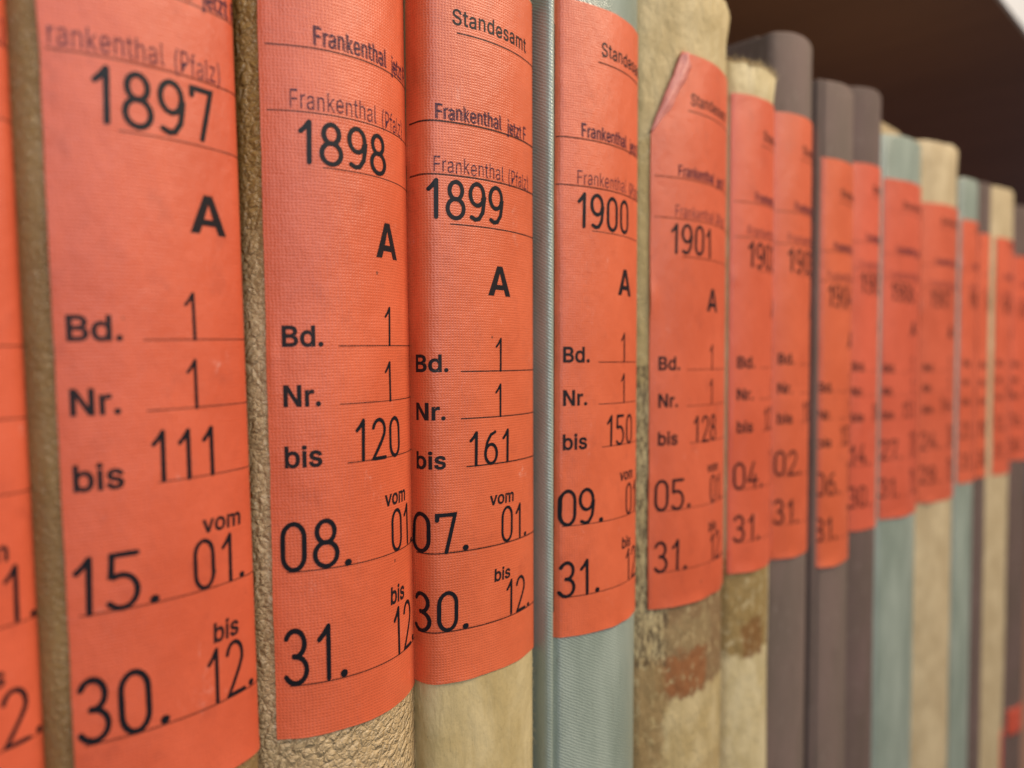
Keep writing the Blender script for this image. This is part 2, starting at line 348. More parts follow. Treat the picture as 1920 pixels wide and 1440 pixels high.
# ------------------------------------------------------------------ lettering
GLYPH = {"b":{"B":[456,[[[39,-21],[39,530],[269,529],[317,519],[339,509],[374,485],[399,453],[414,415],[419,374],[416,340],[405,310],[389,287],[368,268],[336,253],[336,279],[346,277],[375,263],[401,241],[429,197],[438,158],[438,115],[428,75],[407,39],[391,23],[354,-1],[330,-10],[277,-20]],[[146,78],[270,79],[306,89],[315,95],[329,114],[334,137],[328,165],[319,180],[296,199],[261,209],[146,210]],[[146,307],[249,307],[270,311],[287,320],[300,331],[309,345],[315,372],[310,395],[297,414],[290,420],[260,429],[146,430]]]],"d":[424,[[[195,-29],[145,-23],[121,-13],[80,14],[48,52],[26,101],[14,158],[14,220],[26,276],[36,302],[63,345],[100,378],[145,399],[195,406],[232,402],[263,391],[303,360],[317,340],[290,340],[290,530],[393,530],[393,-21],[292,-21],[292,38],[317,38],[302,17],[263,-15],[232,-26]],[[218,69],[241,76],[259,90],[274,110],[284,137],[290,171],[290,208],[285,241],[274,268],[260,287],[241,301],[218,308],[190,308],[167,300],[148,286],[134,266],[123,239],[118,207],[118,171],[124,139],[134,111],[149,91],[168,76],[191,69]]]],".":[188,[[[82,-25],[58,-15],[39,4],[29,28],[29,54],[39,78],[58,97],[82,107],[109,107],[133,97],[151,78],[161,54],[161,28],[151,4],[133,-15],[109,-25]]]],"N":[523,[[[39,-21],[39,530],[148,530],[370,179],[444,40],[385,29],[378,157],[378,530],[484,530],[484,-21],[375,-21],[184,279],[77,467],[139,478],[146,299],[146,-21]]]],"r":[259,[[[32,-21],[32,400],[133,400],[133,342],[103,342],[113,359],[127,374],[157,394],[193,405],[264,405],[264,300],[196,304],[178,300],[155,286],[140,264],[135,247],[135,-21]]]],"b":[424,[[[230,-29],[193,-26],[163,-15],[139,0],[122,18],[107,38],[133,38],[133,-21],[32,-21],[32,530],[135,530],[135,340],[108,340],[138,376],[162,392],[192,402],[230,406],[279,399],[304,390],[344,363],[376,325],[399,276],[410,220],[410,158],[399,101],[377,52],[345,14],[304,-13],[279,-23]],[[234,69],[257,76],[275,91],[290,111],[301,139],[306,171],[306,207],[301,239],[291,266],[276,286],[257,300],[234,308],[206,308],[183,301],[165,287],[150,268],[140,241],[134,208],[134,171],[140,137],[151,110],[165,90],[184,76],[207,69]]]],"i":[167,[[[32,-21],[32,400],[135,400],[135,-21]],[[71,423],[49,431],[31,448],[21,471],[21,496],[31,518],[49,535],[71,544],[96,544],[119,535],[137,518],[147,496],[147,471],[137,448],[119,431],[96,423]]]],"s":[365,[[[183,-29],[141,-26],[105,-16],[72,0],[46,24],[26,54],[8,110],[107,131],[123,90],[128,84],[145,73],[167,67],[197,67],[223,74],[239,86],[246,98],[247,102],[245,111],[233,125],[218,132],[118,157],[74,179],[44,209],[33,231],[26,274],[31,310],[39,329],[60,358],[89,381],[126,397],[186,406],[227,402],[262,392],[292,375],[315,353],[333,326],[352,275],[256,253],[241,285],[221,304],[201,310],[174,311],[152,304],[137,294],[130,282],[130,278],[132,268],[145,255],[163,247],[261,222],[305,201],[334,170],[345,149],[352,107],[347,69],[339,50],[317,20],[287,-4],[248,-20]]]],"v":[389,[[[148,-21],[-10,398],[99,400],[191,144],[232,1],[157,1],[198,144],[290,400],[399,398],[241,-21]]]],"o":[415,[[[179,-28],[128,-14],[85,14],[50,52],[26,101],[15,157],[15,218],[26,274],[37,301],[66,344],[105,377],[129,390],[179,404],[235,404],[287,390],[331,363],[365,324],[389,275],[401,218],[401,157],[389,101],[365,52],[331,14],[287,-14],[235,-28]],[[222,69],[247,76],[267,91],[282,112],[292,139],[297,171],[297,204],[292,236],[282,264],[266,285],[247,300],[222,308],[193,308],[168,300],[149,285],[134,264],[123,236],[118,205],[118,171],[123,139],[134,112],[149,91],[168,76],[192,69]]]],"m":[610,[[[32,-21],[32,400],[133,400],[133,274],[80,276],[99,333],[116,359],[138,380],[163,395],[191,404],[220,407],[265,400],[302,376],[328,341],[348,275],[285,275],[303,330],[321,357],[345,378],[372,394],[403,404],[437,407],[473,403],[507,390],[537,369],[559,339],[568,320],[577,279],[578,-21],[475,-21],[473,269],[465,291],[460,296],[441,306],[418,309],[400,307],[385,301],[373,293],[361,272],[357,257],[356,-21],[253,-21],[252,271],[244,289],[239,295],[222,306],[199,309],[183,307],[168,301],[155,292],[140,270],[135,250],[135,-21]]]],"A":[480,[[[-11,-19],[187,530],[291,530],[491,-19],[380,-21],[267,296],[205,498],[272,498],[210,296],[100,-21]],[[89,121],[89,220],[391,220],[391,121]]]],"S":[447,[[[195,-29],[143,-19],[97,1],[62,30],[46,49],[26,89],[13,158],[121,158],[130,117],[140,101],[154,88],[174,78],[197,72],[224,70],[253,73],[278,80],[298,91],[313,105],[321,121],[324,138],[319,161],[311,170],[276,190],[146,229],[93,257],[54,294],[41,318],[33,344],[31,373],[37,418],[46,441],[72,478],[108,506],[152,526],[201,535],[254,535],[302,526],[326,516],[364,493],[394,461],[414,422],[426,357],[322,357],[308,401],[290,420],[262,433],[225,437],[186,432],[166,424],[152,413],[139,391],[136,376],[139,360],[147,348],[159,337],[209,316],[282,296],[345,271],[371,254],[394,234],[413,208],[425,176],[429,138],[423,93],[404,52],[373,17],[333,-8],[307,-18],[254,-29]]]],"t":[227,[[[225,400],[225,306],[-15,306],[-15,400]],[[44,492],[147,492],[148,90],[153,75],[157,73],[171,71],[218,77],[238,-15],[194,-24],[142,-23],[96,-8],[62,23],[46,67]]]],"a":[389,[[[160,-30],[121,-26],[85,-14],[54,5],[30,33],[14,68],[9,108],[13,143],[25,172],[44,195],[67,211],[93,223],[148,236],[252,252],[254,253],[254,253],[254,266],[251,281],[245,291],[236,300],[224,306],[206,309],[185,309],[166,306],[143,295],[134,287],[109,249],[11,278],[40,334],[65,362],[94,382],[127,395],[160,403],[194,406],[243,400],[271,392],[297,378],[322,357],[348,314],[357,274],[358,-21],[256,-21],[256,31],[283,31],[266,9],[224,-18],[194,-27]],[[171,67],[197,69],[218,77],[234,89],[245,103],[254,130],[258,161],[266,162],[169,146],[134,136],[123,129],[117,122],[114,112],[113,99],[116,90],[127,77],[137,72]]]],"n":[410,[[[135,-21],[32,-21],[32,400],[133,400],[133,266],[74,269],[106,344],[140,379],[181,399],[227,406],[269,401],[305,387],[336,363],[359,331],[368,310],[377,266],[378,-21],[275,-21],[274,253],[265,280],[247,298],[239,303],[209,308],[189,306],[171,299],[157,288],[140,262],[135,240]]]],"e":[404,[[[212,-29],[156,-23],[129,-14],[85,14],[50,52],[26,101],[14,156],[14,217],[26,273],[49,322],[83,362],[126,389],[152,399],[205,406],[239,403],[273,394],[305,378],[334,356],[359,326],[384,269],[391,221],[392,148],[54,148],[54,242],[370,231],[295,172],[286,234],[278,260],[266,281],[250,297],[242,301],[219,308],[192,308],[169,302],[141,280],[123,248],[118,224],[118,160],[130,115],[144,95],[162,80],[185,70],[212,67],[246,73],[270,88],[296,130],[394,105],[372,53],[350,25],[323,2],[290,-15],[253,-26]]]]},"m":{"S":[447,[[[196,-19],[146,-9],[102,10],[69,37],[55,54],[35,92],[25,148],[113,148],[121,114],[132,95],[149,80],[170,69],[196,62],[224,60],[255,63],[282,71],[304,83],[321,99],[331,118],[334,139],[328,166],[318,178],[280,199],[150,239],[99,265],[62,300],[50,322],[43,346],[41,373],[47,416],[55,436],[79,471],[113,497],[155,516],[202,525],[253,525],[299,516],[321,507],[358,485],[386,455],[405,419],[414,367],[329,367],[317,406],[296,428],[264,443],[225,447],[183,442],[161,432],[145,420],[129,394],[126,376],[129,356],[139,341],[154,329],[206,307],[279,287],[341,262],[365,246],[387,227],[404,203],[416,173],[419,138],[414,96],[396,57],[367,25],[328,1],[305,-9],[253,-19]]]],"t":[227,[[[215,390],[215,316],[-5,316],[-5,390]],[[54,482],[137,482],[138,88],[145,69],[154,63],[170,61],[210,66],[226,-7],[193,-14],[143,-13],[101,1],[71,29],[56,69]]]],"a":[389,[[[160,-20],[123,-16],[90,-5],[61,13],[38,39],[24,70],[19,108],[23,140],[34,167],[51,187],[72,203],[97,214],[150,227],[256,243],[261,246],[264,251],[264,267],[260,284],[253,298],[242,308],[227,315],[207,319],[184,319],[163,315],[138,303],[126,293],[105,261],[25,284],[48,328],[71,354],[99,373],[130,386],[162,393],[194,395],[241,390],[267,382],[292,370],[314,351],[339,310],[347,273],[348,-11],[266,-11],[266,41],[278,41],[260,16],[220,-9],[192,-17]],[[171,57],[199,60],[223,68],[241,82],[254,99],[264,128],[266,175],[263,171],[167,156],[130,145],[117,137],[108,127],[104,113],[103,97],[107,85],[121,69],[133,63]]]],"n":[410,[[[125,-11],[42,-11],[42,390],[123,390],[123,276],[88,278],[114,339],[146,371],[184,390],[227,396],[266,391],[300,378],[329,356],[350,326],[358,307],[367,265],[368,-11],[285,-11],[284,254],[273,285],[254,306],[242,312],[210,318],[187,315],[166,308],[149,295],[131,266],[125,241]]]],"d":[424,[[[195,-19],[148,-13],[125,-4],[87,21],[56,58],[35,104],[24,159],[24,219],[35,273],[45,298],[71,339],[106,370],[148,389],[195,395],[230,392],[258,382],[295,353],[312,330],[300,330],[300,520],[383,520],[383,-11],[302,-11],[302,48],[312,48],[295,24],[258,-6],[230,-16]],[[219,59],[245,67],[266,83],[283,105],[294,135],[300,170],[300,209],[294,244],[283,272],[267,294],[246,310],[220,318],[189,318],[162,309],[141,294],[125,271],[114,242],[108,208],[108,171],[114,136],[125,107],[142,84],[163,67],[189,59]]]],"e":[404,[[[212,-19],[158,-13],[133,-4],[91,21],[58,58],[36,104],[24,157],[24,216],[36,270],[58,317],[90,354],[130,380],[154,389],[205,395],[238,393],[270,384],[300,370],[327,349],[350,321],[374,266],[381,220],[382,158],[64,158],[64,232],[355,226],[302,186],[296,235],[288,264],[274,287],[256,305],[246,311],[220,318],[190,318],[164,311],[133,287],[114,252],[108,225],[108,159],[121,111],[136,88],[157,71],[182,61],[212,57],[250,63],[277,81],[300,118],[380,98],[363,58],[343,32],[317,10],[287,-6],[251,-16]]]],"s":[365,[[[182,-19],[143,-16],[108,-7],[78,9],[53,31],[35,59],[21,102],[101,119],[115,85],[121,77],[141,64],[166,57],[199,57],[227,65],[246,79],[256,95],[257,102],[254,116],[239,133],[221,141],[121,167],[80,187],[52,215],[43,234],[36,274],[41,308],[47,324],[67,351],[94,372],[128,387],[187,395],[225,392],[258,383],[286,367],[307,346],[324,321],[339,282],[262,265],[249,291],[226,313],[203,320],[173,321],[148,314],[130,301],[121,285],[120,278],[123,263],[139,246],[160,237],[258,213],[299,192],[326,164],[335,146],[342,107],[337,72],[330,55],[310,27],[281,5],[245,-11]]]],"m":[610,[[[42,-11],[42,390],[123,390],[123,284],[93,285],[108,328],[124,353],[144,372],[167,386],[193,394],[220,397],[261,390],[295,369],[319,337],[335,284],[298,285],[312,326],[329,350],[350,370],[376,385],[405,394],[437,397],[471,393],[502,382],[529,362],[550,334],[558,316],[567,277],[568,-11],[485,-11],[483,271],[473,296],[466,304],[444,315],[418,319],[397,317],[380,310],[366,299],[351,276],[347,258],[346,-11],[263,-11],[262,273],[253,295],[246,302],[225,315],[199,319],[181,317],[163,310],[148,299],[131,274],[125,251],[125,-11]]]]},"r":{"F":[410,[[[60,0],[60,509],[369,509],[369,452],[125,452],[125,278],[346,278],[346,221],[125,221],[125,0]]]],"r":[259,[[[53,0],[53,379],[112,379],[112,321],[115,321],[137,354],[171,377],[191,383],[243,384],[243,322],[207,326],[174,321],[146,306],[126,284],[115,254],[114,0]]]],"a":[389,[[[160,-9],[115,-3],[76,15],[48,45],[38,63],[30,108],[36,146],[43,161],[64,184],[92,200],[125,211],[247,229],[265,235],[274,246],[275,272],[267,297],[260,307],[240,322],[212,330],[178,330],[149,322],[118,301],[100,274],[41,291],[64,331],[79,346],[114,368],[133,375],[173,383],[208,384],[255,375],[286,360],[300,350],[322,320],[335,278],[337,0],[277,0],[277,52],[272,52],[252,25],[215,1],[199,-4]],[[170,45],[211,51],[228,59],[254,80],[263,93],[274,122],[276,190],[267,184],[231,176],[161,166],[134,159],[112,147],[97,130],[93,118],[93,93],[102,72],[119,57],[142,48]]]],"n":[410,[[[114,0],[53,0],[53,379],[112,379],[112,287],[102,287],[116,319],[132,344],[152,362],[175,374],[200,382],[227,384],[275,377],[313,356],[341,321],[350,298],[355,271],[357,0],[296,0],[296,235],[293,263],[286,286],[273,304],[256,318],[235,326],[210,329],[176,324],[147,308],[126,283],[115,248]]]],"k":[381,[[[110,137],[110,212],[121,212],[284,379],[360,379],[184,199],[177,199]],[[53,0],[53,509],[114,509],[114,0]],[[294,0],[148,186],[191,229],[372,0]]]],"e":[404,[[[212,-8],[177,-5],[145,3],[117,16],[92,35],[72,58],[56,85],[44,116],[37,150],[34,187],[36,224],[44,258],[55,290],[71,317],[91,340],[115,359],[142,373],[172,382],[226,383],[266,374],[285,366],[319,341],[334,324],[357,282],[370,227],[371,169],[75,169],[75,221],[338,221],[310,202],[304,248],[288,286],[263,314],[227,328],[183,328],[164,323],[131,301],[109,270],[97,231],[98,151],[110,106],[135,73],[169,53],[212,46],[241,49],[265,58],[294,82],[306,105],[365,91],[348,55],[320,26],[283,4],[261,-3]]]],"t":[227,[[[204,379],[204,327],[6,327],[6,379]],[[65,471],[126,471],[127,83],[136,61],[144,55],[170,50],[202,54],[213,2],[168,-4],[138,-1],[113,7],[92,21],[77,41],[68,64],[65,93]]]],"h":[410,[[[114,0],[53,0],[53,509],[114,509],[114,287],[102,287],[116,319],[132,344],[152,362],[175,374],[200,382],[227,384],[275,377],[313,356],[328,340],[341,321],[350,298],[355,271],[357,0],[296,0],[296,235],[293,263],[286,286],[273,304],[256,318],[235,326],[210,329],[176,324],[147,308],[126,283],[115,248]]]],"l":[189,[[[139,-2],[112,0],[91,8],[74,20],[62,37],[55,59],[53,84],[53,509],[114,509],[114,83],[120,62],[126,57],[146,52],[170,54],[181,3]]]],"j":[167,[[[53,379],[114,379],[112,-52],[102,-90],[80,-119],[65,-129],[27,-141],[-10,-143],[-10,-87],[18,-85],[31,-80],[40,-72],[51,-46]],[[72,444],[62,448],[47,463],[42,472],[42,494],[47,504],[62,518],[72,522],[95,522],[105,518],[120,504],[125,494],[125,472],[120,463],[105,448],[95,444]]]],"z":[380,[[[42,0],[42,46],[254,323],[48,323],[48,379],[333,379],[333,331],[126,60],[126,56],[339,56],[339,0]]]],"(":[273,[[[90,244],[101,324],[119,403],[145,477],[177,539],[236,539],[204,466],[179,390],[161,313],[152,241],[152,176],[160,115],[177,50],[202,-19],[236,-96],[177,-96],[150,-46],[128,4],[111,55],[99,106],[92,156]]]],"P":[445,[[[60,0],[60,509],[272,506],[305,499],[332,487],[356,471],[375,452],[390,430],[400,404],[407,377],[407,318],[400,291],[390,265],[375,243],[356,223],[332,207],[305,195],[272,188],[109,186],[109,242],[257,244],[297,256],[324,279],[333,294],[343,328],[343,367],[333,402],[324,416],[297,439],[257,451],[125,452],[125,0]]]],"f":[254,[[[228,379],[228,327],[6,327],[6,379]],[[81,0],[82,452],[96,486],[120,510],[152,525],[187,530],[212,529],[243,521],[227,468],[209,473],[178,472],[154,460],[143,435],[142,0]]]],")":[273,[[[37,-96],[72,-18],[97,52],[113,116],[121,177],[121,241],[104,351],[82,428],[37,539],[97,539],[128,477],[154,403],[173,323],[183,244],[182,156],[174,104],[161,53],[144,3],[97,-96]]]]}}
GLYPH['b']['N'][1] = [[[39, -21], [39, 530], [158, 530], [372, 165], [372, 530], [484, 530], [484, -21], [365, -21], [151, 344], [151, -21]]]
GLYPH['b']['A'][1] = [[[-11, -21], [180, 530], [300, 530], [491, -21], [371, -21], [333, 92], [147, 92], [109, -21]], [[178, 185], [302, 185], [240, 400]]]
def c_ell(cx, cy, rx, ry, a0, a1, n=22):
    return [(cx + rx * cos(radians(a0 + (a1 - a0) * i / n)), cy + ry * sin(radians(a0 + (a1 - a0) * i / n))) for i in range(n + 1)]
DIGIT = {
 '0': (.60, [c_ell(.30, .70, .25, .30, 0, 180, 14) + c_ell(.30, .30, .25, .30, 180, 360, 14) + [(.55, .70)]]),
 '1': (.46, [[(.10, .76), (.21, .86), (.32, 1.0)], [(.32, 1.0), (.32, .5), (.32, 0)]]),
 '2': (.60, [c_ell(.30, .73, .25, .27, 165, -25, 16) + [(.42, .45), (.20, .18), (.05, .0), (.30, .0), (.58, .0)]]),
 '3': (.58, [c_ell(.27, .755, .22, .245, 155, -90, 16) + [(.24, .51)], [(.24, .52)] + c_ell(.27, .255, .26, .255, 90, -150, 18)]),
 '4': (.64, [[(.36, 1.0), (.20, .62), (.04, .28), (.34, .28), (.62, .28)], [(.44, .52), (.44, .25), (.44, 0)]]),
 '5': (.60, [[(.55, 1.0), (.30, 1.0), (.10, 1.0), (.09, .78), (.08, .60)] + c_ell(.26, .31, .29, .31, 118, -140, 20)]),
 '6': (.60, [[(.50, .98), (.30, .90), (.14, .68), (.06, .40)] + c_ell(.31, .30, .26, .30, 170, 520, 26)]),
 '7': (.58, [[(.04, .86), (.05, 1.0), (.30, 1.0), (.56, 1.0), (.42, .5), (.28, 0)]]),
 '8': (.60, [c_ell(.30, .76, .215, .24, -90, 270, 24), c_ell(.30, .265, .27, .265, 90, 450, 26)]),
 '9': (.60, [c_ell(.29, .70, .25, .30, -10, 350, 26) + [(.55, .50), (.50, .22), (.36, .03), (.22, .0), (.08, .06)]]),
 '.': (.30, [[(.10, .035), (.12, .035)]]),
}
class Ink:
    """flat lettering in label millimetres (U right, V up), later laid over the curved spine"""
    def __init__(s): s.v, s.f, s.o, s.k = [], [], [], 0
    def poly(s, outer, holes, lift=0.0, step=1.0):
        tris = geometry.tessellate_polygon([[Vector((x, y, 0)) for x, y in l] for l in [outer] + holes])
        pts = [p for l in [outer] + holes for p in l]
        bm = bmesh.new(); vs = [bm.verts.new((x, y, 0)) for x, y in pts]
        for t in tris:
            try: bm.faces.new([vs[i] for i in t])
            except ValueError: pass
        x0, x1 = min(p[0] for p in pts), max(p[0] for p in pts)
        x = math.ceil(x0 / step) * step
        while x < x1:
            bmesh.ops.bisect_plane(bm, geom=bm.verts[:] + bm.edges[:] + bm.faces[:], dist=1e-6, plane_co=(x, 0, 0), plane_no=(1, 0, 0)); x += step
        bm.verts.index_update(); b = len(s.v)
        for v in bm.verts: s.v.append((v.co.x, v.co.y)); s.o.append(lift)
        for f in bm.faces:
            idx = [v.index + b for v in f.verts]
            if f.normal.z < 0 or f.calc_center_median() is None: idx.reverse()
            s.f.append(idx)
        bm.free()
    def text(s, font, txt, x, y, cap, sx=1.0, track=0.0, slant=0.0, rng=None):
        g = {'b': 21, 'm': 11, 'r': 0}[font]; k = cap / (509 + 2 * g); y += g * k
        for ch in txt:
            if ch == ' ': x += 0.39 * cap * sx; continue
            adv, loops = GLYPH[font][ch]
            jy = rng.uniform(-.03, .03) * cap if rng else 0
            L = [[(x + (p[0] + slant * p[1]) * k * sx, y + jy + p[1] * k) for p in l] for l in loops]
            area = lambda l: sum(a[0] * b[1] - b[0] * a[1] for a, b in zip(l, l[1:] + l[:1])) / 2
            def inside(pt, l):
                c = False
                for a, b in zip(l, l[1:] + l[:1]):
                    if (a[1] > pt[1]) != (b[1] > pt[1]) and pt[0] < (b[0] - a[0]) * (pt[1] - a[1]) / (b[1] - a[1]) + a[0]: c = not c
                return c
            sgn = [area(l) for l in L]; main = max(sgn, key=abs) > 0
            outs = [i for i, a in enumerate(sgn) if (a > 0) == main]; hol = [i for i in range(len(L)) if i not in outs]
            for j, i in enumerate(outs):
                s.poly(L[i], [L[h] for h in hol if inside(L[h][0], L[i])], 0.006 * j)
            x += adv * k * sx + track
        return x
    def stroke(s, pts, w, lift=0.0, rng=None):
        n = len(pts); closed = n > 3 and math.hypot(pts[0][0] - pts[-1][0], pts[0][1] - pts[-1][1]) < 1e-3
        # resample long segments
        q = [pts[0]]
        for a, b in zip(pts, pts[1:]):
            d = math.hypot(b[0] - a[0], b[1] - a[1]); m = max(1, int(d / 0.7))
            for i in range(1, m + 1): q.append((a[0] + (b[0] - a[0]) * i / m, a[1] + (b[1] - a[1]) * i / m))
        pts = q; n = len(pts); b = len(s.v)
        ph = rng.uniform(0, 9) if rng else 0
        for i, p in enumerate(pts):
            a = pts[i - 1] if i else (pts[-2] if closed else p); c = pts[i + 1] if i < n - 1 else (pts[1] if closed else p)
            dx, dy = c[0] - a[0], c[1] - a[1]; d = math.hypot(dx, dy) or 1
            d1 = (p[0] - a[0], p[1] - a[1]); d2 = (c[0] - p[0], c[1] - p[1])
            l1, l2 = math.hypot(*d1), math.hypot(*d2)
            k = 1.0
            if l1 > 1e-6 and l2 > 1e-6:
                cs = (d1[0] * d2[0] + d1[1] * d2[1]) / (l1 * l2); k = 1 / max(sqrt(max((1 + cs) / 2, 0)), .6)
            ww = w * .5 * k * (1 + .10 * noise.noise((p[0] * 1.3 + ph, p[1] * 1.3, ph)))
            s.v += [(p[0] - dy / d * ww, p[1] + dx / d * ww), (p[0] + dy / d * ww, p[1] - dx / d * ww)]; s.o += [lift, lift]
            if i: s.f.append((b + 2 * i - 2, b + 2 * i - 1, b + 2 * i + 1, b + 2 * i))
        if not closed:
            for e in (0, n - 1):
                p = pts[e]; a = pts[1] if e == 0 else pts[n - 2]
                ang = math.atan2(p[1] - a[1], p[0] - a[0]); c0 = len(s.v)
                for i in range(7):
                    t = ang - pi / 2 + pi * i / 6; s.v.append((p[0] + cos(t) * w * .5, p[1] + sin(t) * w * .5)); s.o.append(lift)
                s.f.append(tuple(range(c0, c0 + 7)))
    def digits(s, txt, x, y, h, w, rng, sx=1.0, gap=.12):
        for ch in txt:
            if ch == ' ': x += h * .35 * sx; continue
            adv, paths = DIGIT[ch]
            dx, dy, sk = rng.uniform(-.015, .015) * h, rng.uniform(-.02, .02) * h, rng.uniform(-.02, .03)
            for j, p in enumerate(paths):
                s.stroke([(x + dx + (a + sk * c) * h * sx, y + dy + c * h) for a, c in p], w * (1.5 if ch == '.' else 1), .007 * j + .003 * s.k, rng)
            s.k = (s.k + 1) % 3
            x += (adv + gap) * h * sx
        return x
    def line(s, x0, x1, y, w, slope=0.0): s.stroke([(x0, y), (x1, y + slope * (x1 - x0))], w)

# ------------------------------------------------------------------ one bound register
GROUP = 'registers standing in a row on the shelf'
def register(d):
    rng = random.Random(d['seed'])
    P = Profile(d['hw'] * U * 1000, d['R'] * U * 1000, d.get('r', 4.0), d.get('groove', False))
    lean = radians(d.get('lean', 0.0))
    top = EYE * 1000 + d['top']                                     # mm above the shelf
    root = thing('bound_register', d['label'], 'book', (d['s'] * U - EYE * tan(lean), d['n'] * U, 0.0004 + P.hw * .001 * abs(sin(lean))), GROUP)
    root.rotation_euler = (0, lean, 0)
    mat = M[d['mat']]
    ph = rng.uniform(0, 100)
    rough_top = d.get('fray', 0.0)
    # --- spine: closed shell, rounded over at head and tail
    def ztop(u):
        z = top - 0.5 * abs(noise.noise((u * .06, ph, 0)))
        if rough_top: z += rough_top * (noise.noise((u * .16, ph, 3)) + .6 * noise.noise((u * .55, ph, 7)))
        if d.get('dome'): z -= d['dome'] * (1 - min(1, (u / (P.hw * 1.15)) ** 2)) if d['dome'] < 0 else d['dome'] * min(1.4, (u / (P.hw * 1.15)) ** 2)
        return z
    cap = d.get('cap', 0.0)
    nP = len(P.p); us = P.L
    levels = []
    nz = 46
    for i in range(nz + 1): levels.append(i / nz)
    verts, uvs, faces = [], [], []
    th = 1.6
    prof_rows = []
    for t in levels:
        prof_rows.append(('m', t))
    for k in range(1, 7): prof_rows.append(('r', k / 6 * 90))
    for (kind, t) in prof_rows:
        for i in range(nP):
            u = us[i]; zt = ztop(u)
            warp = d.get('warp', 0.12) * noise.noise((u * .05 + ph, t * 9, 1)) if kind == 'm' else d.get('warp', .12) * noise.noise((u * .05 + ph, 9, 1))
            wf = max(0.0, 1 - abs(u) / (P.hw * 1.05)); off = warp * min(1, wf * 4)
            if kind == 'm':
                z = t * (zt - 1.0)
                if cap: off += cap * math.exp(-((zt - z - d.get('capz', 2.2)) / d.get('capw', 1.8)) ** 2) * (1 + .5 * noise.noise((u * .3, ph, 2)))
            else:
                a = radians(t); z = zt - 1.0 + sin(a) * 1.0; off -= (1 - cos(a)) * .9
                if cap: off += cap * math.exp(-((zt - z - d.get('capz', 2.2)) / d.get('capw', 1.8)) ** 2) * (1 + .5 * noise.noise((u * .3, ph, 2)))
            x, y = P.at(u, off)
            verts.append((x * .001, y * .001, z * .001)); uvs.append((u, z - EYE * 1000))
    nr = len(prof_rows)
    for r_ in range(nr - 1):
        for i in range(nP - 1):
            faces.append((r_ * nP + i, r_ * nP + i + 1, (r_ + 1) * nP + i + 1, (r_ + 1) * nP + i))
    b = len(verts)                                                   # inner skin
    for zz in (0, 1):
        for i in range(nP):
            x, y = P.at(us[i], -th); z = ztop(us[i]) - .3 if zz else 0.0
            verts.append((x * .001, y * .001, z * .001)); uvs.append((us[i], z - EYE * 1000))
    for i in range(nP - 1):
        faces.append((b + i + 1, b + i, b + nP + i, b + nP + i + 1))
        faces.append(((nr - 1) * nP + i, (nr - 1) * nP + i + 1, b + nP + i + 1, b + nP + i))
        faces.append((i + 1, i, b + i, b + i + 1))
    spine = mesh_obj('spine', verts, faces, mat, root, uvs)
    # --- boards and pages
    y0 = (P.ysh + 4) * .001; dep = d.get('depth', 0.235); hx = P.hw * .001
    bt = (top - d.get('board_drop', 1.5)) * .001
    bmat = mat if d.get('full', False) else M['board']
    for sg in (-1, 1):
        xa, xb = sorted((sg * (hx - .0019), sg * (hx - .0050)))
        o = box_obj('board', xa, xb, y0, dep, .0003, bt, bmat, root, .0006)
    box_obj('page_block', -hx + .0054, hx - .0054, (P.ysh + 1.5) * .001, dep - .006, .003, bt - .0045 + d.get('pages_up', 0), M['paper'], root, .001)
    if d.get('fibres'):
        fv, ff = [], []
        def fibre(u, z, dirs, ln, w):
            x, y = P.at(u, .1); p = Vector((x, y, z)); di = Vector(dirs).normalized()
            for k in range(7):
                q = len(fv); rr = w * (1 - k / 7.5)
                for a in range(3): fv.append(((p.x + cos(a * 2.09) * rr) * .001, (p.y + sin(a * 2.09) * rr) * .001, (p.z + (a - 1) * rr * .3) * .001))
                if k:
                    for a in range(3): ff.append((q - 3 + a, q - 3 + (a + 1) % 3, q + (a + 1) % 3, q + a))
                p = p + di * (ln / 6); di = (di + Vector((rng.uniform(-.5, .5), rng.uniform(-.5, .5), rng.uniform(-.4, .4)))).normalized()
        for _ in range(d['fibres']):
            u = rng.uniform(-P.hw * 1.1, P.hw * 1.15)
            fibre(u, ztop(u) - rng.uniform(-.1, .9), (rng.uniform(-.8, .8), rng.uniform(-1.0, .5), rng.uniform(.1, 1)), rng.uniform(.9, 3.2), rng.uniform(.06, .16))
        for (fu0, fu1, fz0, fz1, cnt) in d.get('fuzz', []):
            for _ in range(cnt):
                u = rng.uniform(fu0, fu1); z = EYE * 1000 + rng.uniform(fz0, fz1)
                fibre(u, z, (rng.uniform(-.2, 1), rng.uniform(-1, .1), rng.uniform(-.6, .6)), rng.uniform(.5, 1.6), rng.uniform(.03, .07))
        mesh_obj('frayed_threads', fv, ff, M['fibre'], spine)
    # --- the label
    if 'lx' in d:
        uL = P.u_of_x(d['lx'] * U * 1000) - d.get('lu', 0.0); uR = min(uL + d.get('lw', 40.0), P.u_of_x(P.hw - 4.6) if d.get('groove') else P.u_of_x(P.hw - .4) + 1.5)
        zt, zb = EYE * 1000 + d['ltop'], EYE * 1000 + d['lbot']
        tilt = d.get('tilt', 0.0); um = (uL + uR) / 2
        cut = d.get('cut')
        lmat = M[d.get('lmat', 'label')]
        nx = max(24, int((uR - uL) / .6)); ny = 90
        lifts = list(d.get('lifts', [])) + [(rng.uniform(-1, 2), rng.uniform(0, 150), rng.uniform(1, 2), rng.uniform(2, 9), rng.uniform(.12, .4)) for _ in range(4)] + [(rng.uniform(2, 30), zt - zb, rng.uniform(2, 6), rng.uniform(.8, 2), rng.uniform(.1, .35)) for _ in range(3)]
        def lift(Uu, V):
            o = 0.0
            for (cu, cv, ru, rv, h) in lifts: o += h * math.exp(-((Uu - cu) / ru) ** 2 - ((V - cv) / rv) ** 2)
            return o
